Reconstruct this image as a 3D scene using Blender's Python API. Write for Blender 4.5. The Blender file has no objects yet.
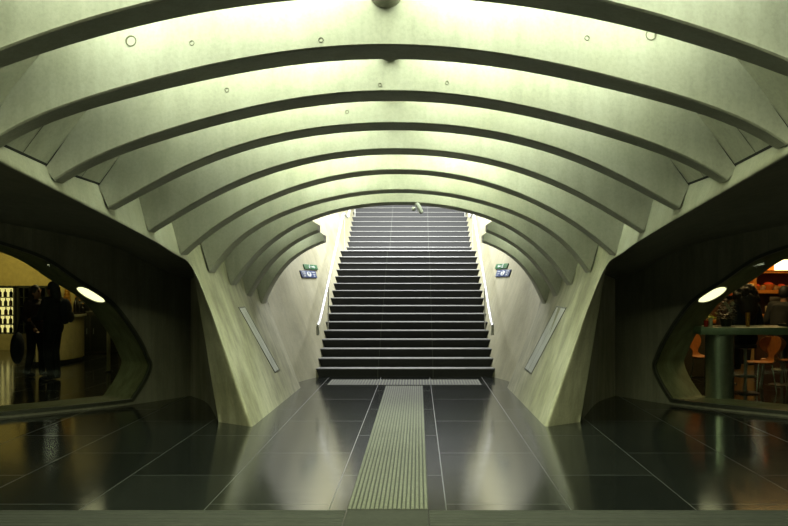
import bpy, bmesh, math, random
from mathutils import Vector, Matrix, noise
random.seed(7)
PI = math.pi
scene = bpy.context.scene
COL = scene.collection

# ------------------------------------------------------------------ camera
CAMX, EYE, F = 0.227, 1.70, 826.0
cam = bpy.data.objects.new('camera', bpy.data.cameras.new('camera'))
COL.objects.link(cam)
cam.location = (CAMX, 0, EYE)
cam.rotation_euler = (PI/2, 0, 0)
cam.data.sensor_width = 36
cam.data.lens = 36*F/788
cam.data.shift_x = -(418-394)/788
cam.data.shift_y = (283-263)/788
cam.data.clip_end = 200
scene.camera = cam
scene.view_settings.view_transform = 'Standard'
scene.view_settings.look = 'None'
scene.view_settings.exposure = 0.0
scene.view_settings.gamma = 1
scene.view_settings.use_curve_mapping = False
w = bpy.data.worlds.new('world'); scene.world = w; w.use_nodes = True
w.node_tree.nodes['Background'].inputs[0].default_value = (0.02, 0.024, 0.016, 1)
w.node_tree.nodes['Background'].inputs[1].default_value = 0.3

def ray(px, py, d):
    """point at distance d along the hall seen at a pixel of the photograph"""
    s = F/d
    return Vector((CAMX+(px-418)/s, d, EYE+(283-py)/s))

# ------------------------------------------------------------------ helpers
def lin(h):
    out = []
    for i in (0, 2, 4):
        c = int(h[i:i+2], 16)/255
        out.append(c/12.92 if c <= .04045 else ((c+.055)/1.055)**2.4)
    return (*out, 1)

def interp(x, xs, ys):
    if x <= xs[0]:
        return ys[0]+(x-xs[0])*(ys[1]-ys[0])/(xs[1]-xs[0])
    for a in range(len(xs)-1):
        if x <= xs[a+1]:
            t = (x-xs[a])/(xs[a+1]-xs[a])
            return ys[a]+t*(ys[a+1]-ys[a])
    return ys[-1]

def catmull(P, n=8):
    P = [Vector(p) for p in P]
    Q = [2*P[0]-P[1]]+P+[2*P[-1]-P[-2]]
    out = []
    for i in range(1, len(Q)-2):
        for k in range(n):
            t = k/n
            a, b, c, d = Q[i-1:i+3]
            out.append(.5*((2*b)+(c-a)*t+(2*a-5*b+4*c-d)*t*t+(3*b-a-3*c+d)*t**3))
    out.append(P[-1].copy())
    return out

def polyat(P, q):
    """point at arclength fraction q of polyline P"""
    L = [0]
    for a, b in zip(P, P[1:]):
        L.append(L[-1]+(b-a).length)
    t = max(0, min(1, q))*L[-1]
    for i in range(len(P)-1):
        if t <= L[i+1]+1e-9:
            k = (t-L[i])/max(1e-9, L[i+1]-L[i])
            return P[i].lerp(P[i+1], k)
    return P[-1].copy()

class MB:
    """collects shapes for one mesh"""
    def __init__(self):
        self.bm = bmesh.new(); self.mi = 0
    def v(self, p): return self.bm.verts.new(p)
    def f(self, vs):
        try:
            fc = self.bm.faces.new(vs); fc.material_index = self.mi; return fc
        except ValueError:
            return None
    def grid(self, rows, closed=False):
        R = [[self.v(p) for p in r] for r in rows]
        for a, b in zip(R, R[1:]):
            n = len(a)
            for i in range(n if closed else n-1):
                self.f([a[i], a[(i+1) % n], b[(i+1) % n], b[i]])
        return R
    def box(self, c, s, rot=None, bevel=0.0):
        x, y, z = s[0]/2, s[1]/2, s[2]/2
        b2 = bmesh.new()
        bmesh.ops.create_cube(b2, size=1)
        for vv in b2.verts: vv.co = Vector((vv.co.x*s[0], vv.co.y*s[1], vv.co.z*s[2]))
        if bevel: bmesh.ops.bevel(b2, geom=b2.edges[:], offset=bevel, segments=2, affect='EDGES', profile=.5)
        M = Matrix.Translation(c) @ (rot.to_4x4() if rot else Matrix.Identity(4))
        self.add(b2, M)
    def add(self, b2, M=None):
        mp = {}
        for vv in b2.verts: mp[vv] = self.v(M @ vv.co if M else vv.co)
        for fc in b2.faces: self.f([mp[q] for q in fc.verts])
        b2.free()
    def tube(self, pts, r, n=10, cap=True):
        pts = [Vector(p) for p in pts]
        rs = r if isinstance(r, (list, tuple)) else [r]*len(pts)
        rows = []; up = None
        for i, p in enumerate(pts):
            t = (pts[min(i+1, len(pts)-1)]-pts[max(i-1, 0)])
            t = t.normalized() if t.length > 1e-9 else Vector((0, 0, 1))
            if up is None:
                up = Vector((0, 0, 1)) if abs(t.z) < .9 else Vector((1, 0, 0))
            a = t.cross(up).normalized(); b = a.cross(t).normalized(); up = b
            rows.append([p+rs[i]*(math.cos(2*PI*k/n)*a+math.sin(2*PI*k/n)*b) for k in range(n)])
        R = self.grid(rows, True)
        if cap:
            self.f(R[0][::-1]); self.f(R[-1])
    def lathe(self, c, prof, n=24, cap=True, sx=1, sy=1):
        c = Vector(c)
        rows = [[c+Vector((r*sx*math.cos(2*PI*k/n), r*sy*math.sin(2*PI*k/n), z)) for k in range(n)] for r, z in prof]
        R = self.grid(rows, True)
        if cap: self.f(R[0][::-1]); self.f(R[-1])
    def ball(self, c, r, s=(1, 1, 1), seg=14, rot=None):
        b2 = bmesh.new()
        bmesh.ops.create_uvsphere(b2, u_segments=seg, v_segments=max(6, seg*2//3), radius=r)
        M = Matrix.Translation(c) @ (rot.to_4x4() if rot else Matrix.Identity(4)) @ Matrix.Diagonal((*s, 1))
        self.add(b2, M)
    def prism(self, poly, thick, M):
        """poly of (x, z) extruded along +y by thick, then placed by M"""
        a = [self.v(M @ Vector((x, 0, z))) for x, z in poly]
        b = [self.v(M @ Vector((x, thick, z))) for x, z in poly]
        self.f(a); self.f(b[::-1])
        n = len(a)
        for i in range(n): self.f([a[i], b[i], b[(i+1) % n], a[(i+1) % n]])
    def build(self, name, mats, parent=None, angle=35, weld=True, kind=None):
        if weld: bmesh.ops.remove_doubles(self.bm, verts=self.bm.verts[:], dist=1e-5)
        bmesh.ops.recalc_face_normals(self.bm, faces=self.bm.faces[:])
        for fc in self.bm.faces: fc.smooth = True
        for e in self.bm.edges:
            if len(e.link_faces) == 2 and e.calc_face_angle(0) > math.radians(angle): e.smooth = False
        me = bpy.data.meshes.new(name); self.bm.to_mesh(me); self.bm.free()
        for m in (mats if isinstance(mats, (list, tuple)) else [mats]): me.materials.append(m)
        o = bpy.data.objects.new(name, me); COL.objects.link(o)
        if parent:
            o.parent = parent
            o.matrix_parent_inverse = Matrix.Translation(-parent.location) if parent.type == 'EMPTY' and parent.parent is None else Matrix.Identity(4)
        if kind: o['kind'] = kind
        return o

def tag(o, label=None, cat=None, group=None, kind=None):
    if label: o['label'] = label
    if cat: o['category'] = cat
    if group: o['group'] = group
    if kind: o['kind'] = kind
    return o

def thing(name, label, cat, loc=(0, 0, 0), group=None):
    o = bpy.data.objects.new(name, None); COL.objects.link(o)
    o.location = loc; o.empty_display_size = .1
    return tag(o, label, cat, group)

# ------------------------------------------------------------------ materials
class NT:
    def __init__(self, name):
        self.m = bpy.data.materials.new(name); self.m.use_nodes = True
        self.t = self.m.node_tree; self.b = self.t.nodes['Principled BSDF']
    def n(self, kind, **kw):
        nd = self.t.nodes.new(kind)
        for k, v in kw.items(): setattr(nd, k, v)
        return nd
    def link(self, a, b): self.t.links.new(a, b)
    def put(self, sock, val):
        if isinstance(val, (int, float)): sock.default_value = val
        elif isinstance(val, tuple): sock.default_value = val
        else: self.link(val, sock)
    def math(self, op, a, b=0.0, c=None):
        nd = self.n('ShaderNodeMath', operation=op)
        self.put(nd.inputs[0], a); self.put(nd.inputs[1], b)
        if c is not None: self.put(nd.inputs[2], c)
        return nd.outputs[0]
    def coord(self):
        tc = self.n('ShaderNodeTexCoord'); return tc.outputs['Object']
    def xyz(self, vec):
        s = self.n('ShaderNodeSeparateXYZ'); self.link(vec, s.inputs[0]); return s.outputs
    def noise(self, vec, scale, detail=4, rough=.55, stretch=None):
        if stretch:
            mp = self.n('ShaderNodeMapping'); mp.inputs['Scale'].default_value = stretch
            self.link(vec, mp.inputs[0]); vec = mp.outputs[0]
        nd = self.n('ShaderNodeTexNoise'); self.link(vec, nd.inputs['Vector'])
        nd.inputs['Scale'].default_value = scale; nd.inputs['Detail'].default_value = detail
        nd.inputs['Roughness'].default_value = rough
        return nd.outputs['Fac']
    def ramp(self, fac, stops):
        nd = self.n('ShaderNodeValToRGB'); self.link(fac, nd.inputs[0])
        e = nd.color_ramp.elements
        while len(e) < len(stops): e.new(.5)
        for el, (p, c) in zip(e, stops): el.position = p; el.color = c
        return nd.outputs[0]
    def mix(self, fac, a, b, mode='MIX'):
        nd = self.n('ShaderNodeMix', data_type='RGBA', blend_type=mode)
        self.put(nd.inputs[0], fac); self.put(nd.inputs[6], a); self.put(nd.inputs[7], b)
        return nd.outputs[2]
    def bump(self, h, strength=.2, dist=.01):
        nd = self.n('ShaderNodeBump'); self.link(h, nd.inputs['Height'])
        nd.inputs['Strength'].default_value = strength; nd.inputs['Distance'].default_value = dist
        self.link(nd.outputs[0], self.b.inputs['Normal'])

def simple(name, hexc, rough=.5, metal=0.0, var=.12, scale=9.0, spec=.5, emit=None, estr=0.0):
    t = NT(name); c = lin(hexc)
    fac = t.noise(t.coord(), scale, 3)
    dark = tuple(q*(1-var) for q in c[:3])+(1,); light = tuple(min(1, q*(1+var)) for q in c[:3])+(1,)
    t.put(t.b.inputs['Base Color'], t.ramp(fac, [(.3, dark), (.7, light)]))
    t.b.inputs['Roughness'].default_value = rough; t.b.inputs['Metallic'].default_value = metal
    t.b.inputs['Specular IOR Level'].default_value = spec
    if emit:
        t.b.inputs['Emission Color'].default_value = lin(emit); t.b.inputs['Emission Strength'].default_value = estr
    return t.m

def concrete(name, base, dark, streak=.35, rough=.62, boards=None, k=.45):
    t = NT(name); co = t.coord()
    lin_ = lambda h: tuple(q*k for q in lin(h)[:3])+(1,)
    big = t.noise(co, .9, 6, .6)
    col = t.ramp(big, [(.28, lin_(dark)), (.62, lin_(base))])
    st = t.noise(co, 3.2, 5, .65, (2.2, 2.2, .35))
    col = t.mix(streak, col, t.ramp(st, [(.36, lin('6f6b50')), (.6, lin('ffffff'))]), 'MULTIPLY')
    fine = t.noise(co, 38, 4, .6)
    col = t.mix(.18, col, t.ramp(fine, [(.3, (.25, .25, .2, 1)), (.6, (1, 1, 1, 1))]), 'MULTIPLY')
    h = fine
    if boards:
        x = t.xyz(co)
        s = t.math('ADD', t.math('MULTIPLY', x[0], .66), t.math('MULTIPLY', x[1], -.75))
        s2 = t.math('ADD', t.math('MULTIPLY', x[0], .66), t.math('MULTIPLY', x[1], .75))
        g = None
        sw = t.math('GREATER_THAN', x[0], 0)
        ss = t.math('ADD', t.math('MULTIPLY', s, sw), t.math('MULTIPLY', s2, t.math('SUBTRACT', 1, sw)))
        fr = t.math('FRACT', t.math('DIVIDE', ss, boards))
        line = t.math('LESS_THAN', fr, .06)
        idn = t.n('ShaderNodeTexWhiteNoise', noise_dimensions='1D')
        t.link(t.math('FLOOR', t.math('DIVIDE', ss, boards)), idn.inputs['W'])
        col = t.mix(.22, col, t.ramp(idn.outputs['Value'], [(0, (.55, .55, .5, 1)), (1, (1, 1, 1, 1))]), 'MULTIPLY')
        col = t.mix(t.math('MULTIPLY', line, .4), col, (.05, .05, .04, 1))
    t.put(t.b.inputs['Base Color'], col)
    t.b.inputs['Roughness'].default_value = rough
    t.bump(h, .12, .01)
    return t.m

M_RIB = concrete('pale_concrete', 'd0cfbb', 'bdbca2', .16)
M_SHELL = concrete('shell_concrete', 'c8c7ae', 'aeac8e', .2)
M_PIER = concrete('pier_concrete', 'c8c5a4', '97946c', .42)
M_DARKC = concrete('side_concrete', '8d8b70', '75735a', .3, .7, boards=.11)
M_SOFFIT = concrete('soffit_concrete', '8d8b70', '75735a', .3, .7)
M_STWALL = concrete('stair_wall_concrete', 'c6c2a0', 'aaa57c', .2)
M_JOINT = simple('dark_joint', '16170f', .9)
M_PLUG = simple('plug_mortar', '4a4837', .8)
M_STEEL = simple('brushed_steel', '9fa39a', .3, .95, .08, 30)
M_DSTEEL = simple('dark_steel', '35372c', .4, .6)
M_RAIL = simple('pale_rail', 'a8a8a0', .35, .2)
M_BLACK = simple('black_plastic', '101010', .4)
M_WHITE = simple('white_paint', '7c7c76', .5)

def stair_mat(name, hexc, rough):
    t = NT(name); co = t.coord(); x = t.xyz(co)
    ax = t.math('ABSOLUTE', x[0])
    ln = t.math('LESS_THAN', t.math('ABSOLUTE', t.math('SUBTRACT', ax, .5)), .008)
    sp = t.noise(co, 60, 5, .7)
    c = lin(hexc)
    col = t.ramp(sp, [(.3, tuple(q*.6 for q in c[:3])+(1,)), (.75, tuple(q*1.5 for q in c[:3])+(1,))])
    col = t.mix(t.math('MULTIPLY', ln, .3), col, lin('6a6b62'))
    t.put(t.b.inputs['Base Color'], col); t.b.inputs['Roughness'].default_value = rough
    return t.m
M_STEP = stair_mat('dark_granite_step', '10110f', .7)
M_NOSE = stair_mat('worn_nosing', '5c5c57', .5)

def floor_mat():
    t = NT('polished_dark_tiles'); co = t.coord(); x = t.xyz(co)
    ax = t.math('ABSOLUTE', x[0])
    u = t.math('DIVIDE', t.math('SUBTRACT', ax, .44), .935)
    ci = t.math('FLOOR', u); fr = t.math('FRACT', u)
    lx = t.math('LESS_THAN', t.math('MINIMUM', fr, t.math('SUBTRACT', 1, fr)), .004)
    v = t.math('ADD', t.math('DIVIDE', t.math('SUBTRACT', x[1], .62), 1.91), t.math('MULTIPLY', ci, .5))
    ri = t.math('FLOOR', v); fv = t.math('FRACT', v)
    ly = t.math('LESS_THAN', t.math('MINIMUM', fv, t.math('SUBTRACT', 1, fv)), .002)
    line = t.math('MAXIMUM', lx, ly)
    wn = t.n('ShaderNodeTexWhiteNoise', noise_dimensions='3D')
    cb = t.n('ShaderNodeCombineXYZ'); t.link(ci, cb.inputs[0]); t.link(ri, cb.inputs[1]); t.link(t.math('SIGN', x[0]), cb.inputs[2])
    t.link(cb.outputs[0], wn.inputs['Vector'])
    tile = t.ramp(wn.outputs['Value'], [(0, lin('121412')), (1, lin('1a1c19'))])
    cloud = t.noise(co, 5, 6, .65, (1, 2.2, 1))
    tile = t.mix(.5, tile, t.ramp(cloud, [(.3, (.45, .45, .45, 1)), (.7, (1, 1, 1, 1))]), 'MULTIPLY')
    speck = t.math('GREATER_THAN', t.noise(co, 85, 2, .5), .76)
    tile = t.mix(t.math('MULTIPLY', speck, .3), tile, lin('8a8c84'))
    t.put(t.b.inputs['Base Color'], t.mix(t.math('MULTIPLY', line, .32), tile, lin('5a5c55')))
    rg = t.noise(co, 7, 5, .65)
    r = t.math('ADD', .075, t.math('MULTIPLY', rg, .11))
    t.put(t.b.inputs['Roughness'], t.math('ADD', r, t.math('MULTIPLY', line, .3)))
    t.b.inputs['IOR'].default_value = 1.5
    t.bump(t.noise(co, 3.5, 3, .5), .03, .01)
    return t.m
M_FLOOR = floor_mat()
M_TACT = simple('tactile_stone', '515246', .75, 0, .18, 25, .2)
M_TACTB = simple('tactile_base', '262721', .75, 0, .2, 20, .2)
M_BAND = simple('grooved_band_stone', '20211a', .7, 0, .2, 12, .25)

# ------------------------------------------------------------------ vault geometry
DS = [5.3, 6.205, 7.11, 7.96, 8.84, 9.70, 10.57, 11.48, 12.37, 13.25]
FX = [3.0, 2.913, 2.82, 2.686, 2.59, 2.486, 2.364, 2.291, 2.254, 2.211]
FZ = [2.85, 2.70, 2.55, 2.39, 2.23, 2.02, 1.84, 1.67, 1.50, 1.37]
EH = [.03, .05, .11, .22, .38, .46, .5, .5, .5, .5]
EO = [.02, .03, .05, .06, .09, .11, .12, .12, .12, .12]
CZ = [3.534, 3.378, 3.263, 3.168, 3.072, 2.976, 2.849, 2.781, 2.671, 2.559]
PC = {-1: (3.66, -.0688, 0, 0), 0: (3.534, -.079, .0004, 0), 1: (3.37809, -.09298, .00448, -4e-05), 2: (3.26305, -.10221, .00421, -4e-05),
      3: (3.16795, -.08804, -.00456, 4e-05), 4: (3.07225, -.10877, -.00411, 4e-05), 5: (2.97616, -.13396, -.00219, -3e-05),
      6: (2.84889, -.13011, -.00021, -.00029), 7: (2.7811, -.11823, -.01391, -.00014), 8: (2.67119, -.12136, -.00887, -.00049),
      9: (2.55941, -.13383, .00171, -.00101)}
FT = {-1: .2, 0: .2, 1: .2, 2: .2, 3: .2, 4: .21, 5: .26, 6: .32, 7: .37, 8: .39, 9: .40}
RD = {-1: 4.42}
for k, d in enumerate(DS): RD[k] = d
fx = lambda d: interp(d, DS, FX)
fz = lambda d: interp(d, DS, FZ)
ex = lambda d: fx(d)+max(.02, interp(d, DS, EO))
ez = lambda d: fz(d)+max(.03, interp(d, DS, EH))
def shell(d, x):
    zt = interp(d, DS, CZ)+.85
    q = min(1, abs(x)/ex(d))
    return ez(d)+(zt-ez(d))*(1-q**2.8)

def rib_mesh(i, x0=None, x1=None):
    """a concrete fin from end to end (or between x0 and x1), deep enough to reach the ceiling"""
    d = RD[i]; c = PC[i]; f = fx(d); e = ex(d)+.03
    N = 64
    lo = -e if x0 is None else x0; hi = e if x1 is None else x1
    xs = [lo+(hi-lo)*k/N for k in range(N+1)]
    for s in (-f, f):
        if lo < s < hi: xs.append(s)
    xs.sort()
    m = MB(); rows = []
    for x in xs:
        a = abs(x)
        t = .37-(.37-FT[i])*min(1, a/f)**2
        if a <= f: zb = c[0]+c[1]*a*a+c[2]*a**4+c[3]*a**8
        else:
            zf_ = c[0]+c[1]*f*f+c[2]*f**4+c[3]*f**8
            zb = zf_+(a-f)/(e-f)*(ez(d)-zf_)
        yb = d; yf = d-t
        zt_b = max(shell(yb, x)+.03, zb+.012); zt_f = max(shell(yf, x)+.03, zb+.012)
        if i >= 8:
            q_ = zb+.10+1.0*(a-1.24); zt_b = min(zt_b, q_); zt_f = min(zt_f, q_)
        r = .012
        rows.append([Vector((x, yf, zt_f)), Vector((x, yf, zb+r)), Vector((x, yf+r, zb)), Vector((x, yb-r, zb)), Vector((x, yb, zb+r)), Vector((x, yb, zt_b))])
    R = m.grid(rows, True)
    m.f(R[0]); m.f(R[-1][::-1])
    return m

def plug(par, px, py, i, r=.03):
    d = RD[i]
    for _ in range(4):
        p = ray(px, py, d-.3)
        t = .37-(.37-FT[i])*min(1, abs(p.x)/fx(d))**2
        p = ray(px, py, d-t)
    m = MB()
    rr = Matrix.Rotation(PI/2, 3, 'X')
    rows = [[p+Vector((rad*math.cos(a*2*PI/20), yo, rad*math.sin(a*2*PI/20))) for a in range(20)] for rad, yo in ((r, .01), (r, -.004), (r*.8, -.004), (r*.75, .002))]
    R = m.grid(rows, True); m.f(R[-1])
    tag(m.build('form_tie_plug', M_PLUG, par), 'small round mortar plug')

RIBL = {-1: 'deep concrete arch rib spanning nearest above the viewer', 0: 'nearest concrete arch rib, its crown cut off by the picture top',
        1: 'second concrete arch rib, the long dark arc the round pipe end sits above', 2: 'third concrete arch rib, first whose foot shows on the edge beam',
        3: 'fourth concrete arch rib between third and fifth, foot on the edge beam', 4: 'fifth concrete arch rib, its foot just before the leaning pier',
        5: 'sixth concrete arch rib, its foot where edge beam meets pier', 6: 'seventh concrete arch rib, last but one of the complete arches',
        7: 'last complete concrete arch rib, framing the top of the stairs'}
for i in range(-1, 8):
    o = rib_mesh(i).build('arch_rib', M_RIB, angle=30)
    tag(o, RIBL[i], 'rib', 'concrete arch ribs across the vault')
    if i == 1:
        plug(o, 131, 41, 1, .04); plug(o, 192, 43, 1, .018); plug(o, 321, 40, 1, .018); plug(o, 651, 35, 1, .04); plug(o, 587, 38, 1, .018)
    if i == 2:
        plug(o, 227, 90, 2, .018); plug(o, 380, 85, 2, .016); plug(o, 447, 111-28, 2, .016)
    if i == 3:
        plug(o, 347, 112, 3, .018)
for i in (8, 9):
    for s in (-1, 1):
        side = 'left' if s < 0 else 'right'
        tip = 1.235 if i == 8 else 1.245
        a, b = sorted((s*(ex(RD[i])+.03), s*tip))
        o = rib_mesh(i, a, b).build('half_arch_rib', M_RIB, angle=30)
        tag(o, ('cut-off concrete rib on the %s pier, behind the last complete arch' if i == 8 else 'lowest cut-off concrete rib on the %s pier, nearest the stairs') % side, 'rib', 'half ribs beside the stair opening')

# ceiling shell with its dark panel joints
m = MB()
def shell_rows(ds, x0, x1, n):
    return [[Vector((x0(d)+(x1(d)-x0(d))*k/n, d, shell(d, x0(d)+(x1(d)-x0(d))*k/n))) for k in range(n+1)] for d in ds]
ds = [2.6+(11.72-2.6)*k/60 for k in range(61)]
m.grid(shell_rows(ds, lambda d: -ex(d), lambda d: ex(d), 72))
ds2 = [11.72+(13.45-11.72)*k/12 for k in range(13)]
for s in (-1, 1):
    m.grid(shell_rows(ds2, lambda d: s*ex(d), lambda d: s*1.75, 16))
m.build('ceiling', M_SHELL, kind='structure')
m = MB()
for s in (-1, 1):                     # joint just above the elbow, along the hall
    for off in (0,):
        rows = []
        for d in [3+(9.9-3)*k/50 for k in range(51)]:
            xa = ex(d)-.004; xb = ex(d)-.016
            rows.append([Vector((s*xa, d, shell(d, xa)-.006)), Vector((s*xb, d, shell(d, xb)-.006))])
        m.grid(rows)
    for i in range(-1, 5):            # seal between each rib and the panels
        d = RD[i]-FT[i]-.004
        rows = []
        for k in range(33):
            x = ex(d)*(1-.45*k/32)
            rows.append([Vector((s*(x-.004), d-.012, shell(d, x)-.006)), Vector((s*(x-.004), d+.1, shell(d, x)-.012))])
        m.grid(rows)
    for i in range(-1, 6):            # one joint up the panel of every bay
        d = RD[i]+.33
        rows = []
        for k in range(25):
            x = ex(d)*(1-.3*k/24)
            rows.append([Vector((s*(x-.006), d-.005, shell(d, x)-.004)), Vector((s*(x-.006), d+.005, shell(d, x)-.004))])
        m.grid(rows)
m.build('trim_1', M_JOINT, kind='structure')

# spine pipe along the crown
def crownz(d): return interp(d, DS, CZ)
m = MB()
m.tube([(0, d, crownz(d)+.325) for d in [3.0+(11.3-3.0)*k/30 for k in range(31)]], .125, 28)
tag(m.build('spine_pipe', M_RIB), 'round pale pipe running through the ribs along the vault crown', 'pipe')

# ------------------------------------------------------------------ edge curve, beam, pier, soffit, alcove
X0 = lambda d: 1.73-.05*(d-9.75)/3.6
def inner(y, z):
    """x of the leaning inner face at depth y, height z"""
    f, zf_ = fx(y), fz(y)
    if z <= zf_: return X0(y)+(f-X0(y))*z/zf_
    return f+(ex(y)-f)*(z-zf_)/(ez(y)-zf_)
PATH = catmull([(3.2, 12.45, 0), (3.5, 11.95, 0), (3.78, 11.55, 0), (4.3, 11.0, 0), (4.97, 10.41, 0), (6, 9.6, 0), (7.5, 8.5, 0), (9, 7.3, 0), (11, 5.7, 0)], 10)
PL = [0]
for a, b in zip(PATH, PATH[1:]): PL.append(PL[-1]+(b-a).length)
def path(s):
    return polyat(PATH, s/PL[-1])
def wtop(s):
    return interp(s, [0, .35, .8, 1.33, 2.0, 2.75, 3.9, 6, 9.5], [1.75, 1.8, 1.98, 2.2, 2.33, 2.44, 2.68, 2.85, 2.9])
beamB = [Vector((fx(d)-.03, d, fz(d)-.1)) for d in [2.6+(9.2-2.6)*k/60 for k in range(61)]]
corner = catmull([beamB[-1], (2.45, 9.58, 1.945), (2.36, 9.71, 1.75), (2.21, 9.75, 1.38)], 5)[1:]
pil = [Vector((1.73+(2.21-1.73)*(1-k/12), 9.75, 1.38*(1-k/12))) for k in range(1, 13)]
EDGE = beamB+corner+pil
nB = len(beamB)+5                      # points that belong to the beam
FLANK_B = catmull([(2.21, 10.1, 0), (2.76, 11.7, 0), (3.2, 12.45, 0)], 6)
FLANK_T = catmull([(2.50, 9.97, 1.93), (2.82, 11.7, 1.84), (3.2, 12.45, 1.75)], 6)
UPZ = Vector((0, 0, .16))
WT = [Vector((path(s).x, path(s).y, wtop(s))) for s in [PL[-1]*(1-k/40) for k in range(41)]]+FLANK_T[::-1][1:]
def flankline(z): return Vector((2.21, 10.1, 0)).lerp(Vector((2.50, 9.97, 1.93)), z/1.93)
R_ = .085
inn, out, wtgt = [], [], []
for k, p in enumerate(EDGE):
    if k < nB:
        q = (k/(nB-1))
        wpt = polyat(WT, q**.8)
        wtgt.append(wpt)
        up = Vector((ex(p.y), p.y, ez(p.y)))-p
        a = max(0, (k-len(beamB)+1)/5)
        ti = (up.normalized()*(1-a)+Vector((.1, .9, .25))*a).normalized()
        to = (wpt-p); to = to.normalized() if to.length > .01 else Vector((1, 0, 0))
    else:
        ti = Vector((0, 1, 0)); to = (flankline(p.z)-p).normalized()
    pi = p+ti*R_
    if k >= nB: pi.x = inner(pi.y, pi.z)
    inn.append(pi); out.append(p+to*R_)
def bez(a, b, c, n=6): return [(1-t)**2*a+2*t*(1-t)*b+t*t*c for t in [j/n for j in range(n+1)]]
NOSE = [bez(inn[k], EDGE[k], out[k]) for k in range(len(EDGE))]
def mir(p, s): return Vector((p.x*s, p.y, p.z))

SIDES = {-1: 'left', 1: 'right'}
for s in (-1, 1):
    sd = SIDES[s]
    # edge beam: lit inner face, rounded nose
    m = MB()
    m.grid([[mir(p, s) for p in NOSE[k]] for k in range(nB)])
    m.grid([[mir(inn[k].lerp(Vector((ex(EDGE[k].y), EDGE[k].y, ez(EDGE[k].y))), t/6), s) for t in range(7)] for k in range(nB)])
    m.build('beam_%s' % sd, M_SHELL, kind='structure', angle=40)
    # soffit sweeping from the beam to the window wall
    m = MB()
    m.grid([[mir(out[k].lerp(wtgt[k]+(wtgt[k]-out[k]).normalized()*min(.12, .3*(wtgt[k]-out[k]).length), t/12)+Vector((0, 0, .12*4*(t/12)*(1-t/12)*min(1, (wtgt[k]-out[k]).length/2))), s) for t in range(13)] for k in range(nB)])
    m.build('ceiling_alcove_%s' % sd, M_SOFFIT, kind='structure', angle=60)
    # leaning pier
    t = thing('leaning_pier', 'leaning concrete pier with rounded front edge at the %s of the stairs' % sd, 'pillar', (s*1.9, 10.5, 0), 'leaning piers flanking the stairs')
    m = MB()
    cols = []
    yst = 9.75+R_
    for y in [yst+(13.42-yst)*k/24 for k in range(25)]:
        zs = [fz(y)*j/14 for j in range(15)]+[fz(y)+(ez(y)-fz(y))*j/4 for j in range(1, 5)]
        cols.append([mir(Vector((inner(y, z), y, z)), s) for z in zs])
    m.grid(cols)
    m.grid([[mir(p, s) for p in NOSE[k]] for k in range(nB-1, len(EDGE))])
    # closing sliver between beam and pier faces
    on_col = lambda z: Vector((inner(yst, z), yst, z))
    m.grid([[mir(inn[k].lerp(on_col(inn[k].z), j/3), s) for j in range(4)] for k in range(nB-1, len(EDGE))])
    eb = EDGE[nB-1]; etop = Vector((ex(eb.y), eb.y, ez(eb.y)))
    m.grid([[mir(inn[nB-1].lerp(etop, t_/6).lerp(on_col(inn[nB-1].z+(ez(yst)-inn[nB-1].z)*t_/6), j/3), s) for j in range(4)] for t_ in range(7)])
    y9 = 13.42                          # end face towards the stair wall
    endc = [Vector((inner(y9, z), y9, z)) for z in [ez(y9)*j/10 for j in range(11)]]
    m.grid([[mir(p, s), mir(Vector((3.2, y9, p.z)), s)] for p in endc])
    m.build('inner_face', M_PIER, t, angle=50, weld=False)
    m = MB()
    m.grid([[mir(out[k].lerp(flankline(min(1.93, out[k].z)), j/8), s) for j in range(9)] for k in range(nB-1, len(EDGE))])
    m.grid([[mir(FLANK_B[k].lerp(FLANK_T[k]+UPZ*min(1, .35+k/6), j/10), s) for j in range(11)] for k in range(len(FLANK_B))])
    m.build('front_face', M_PIER, t, angle=25)

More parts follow.
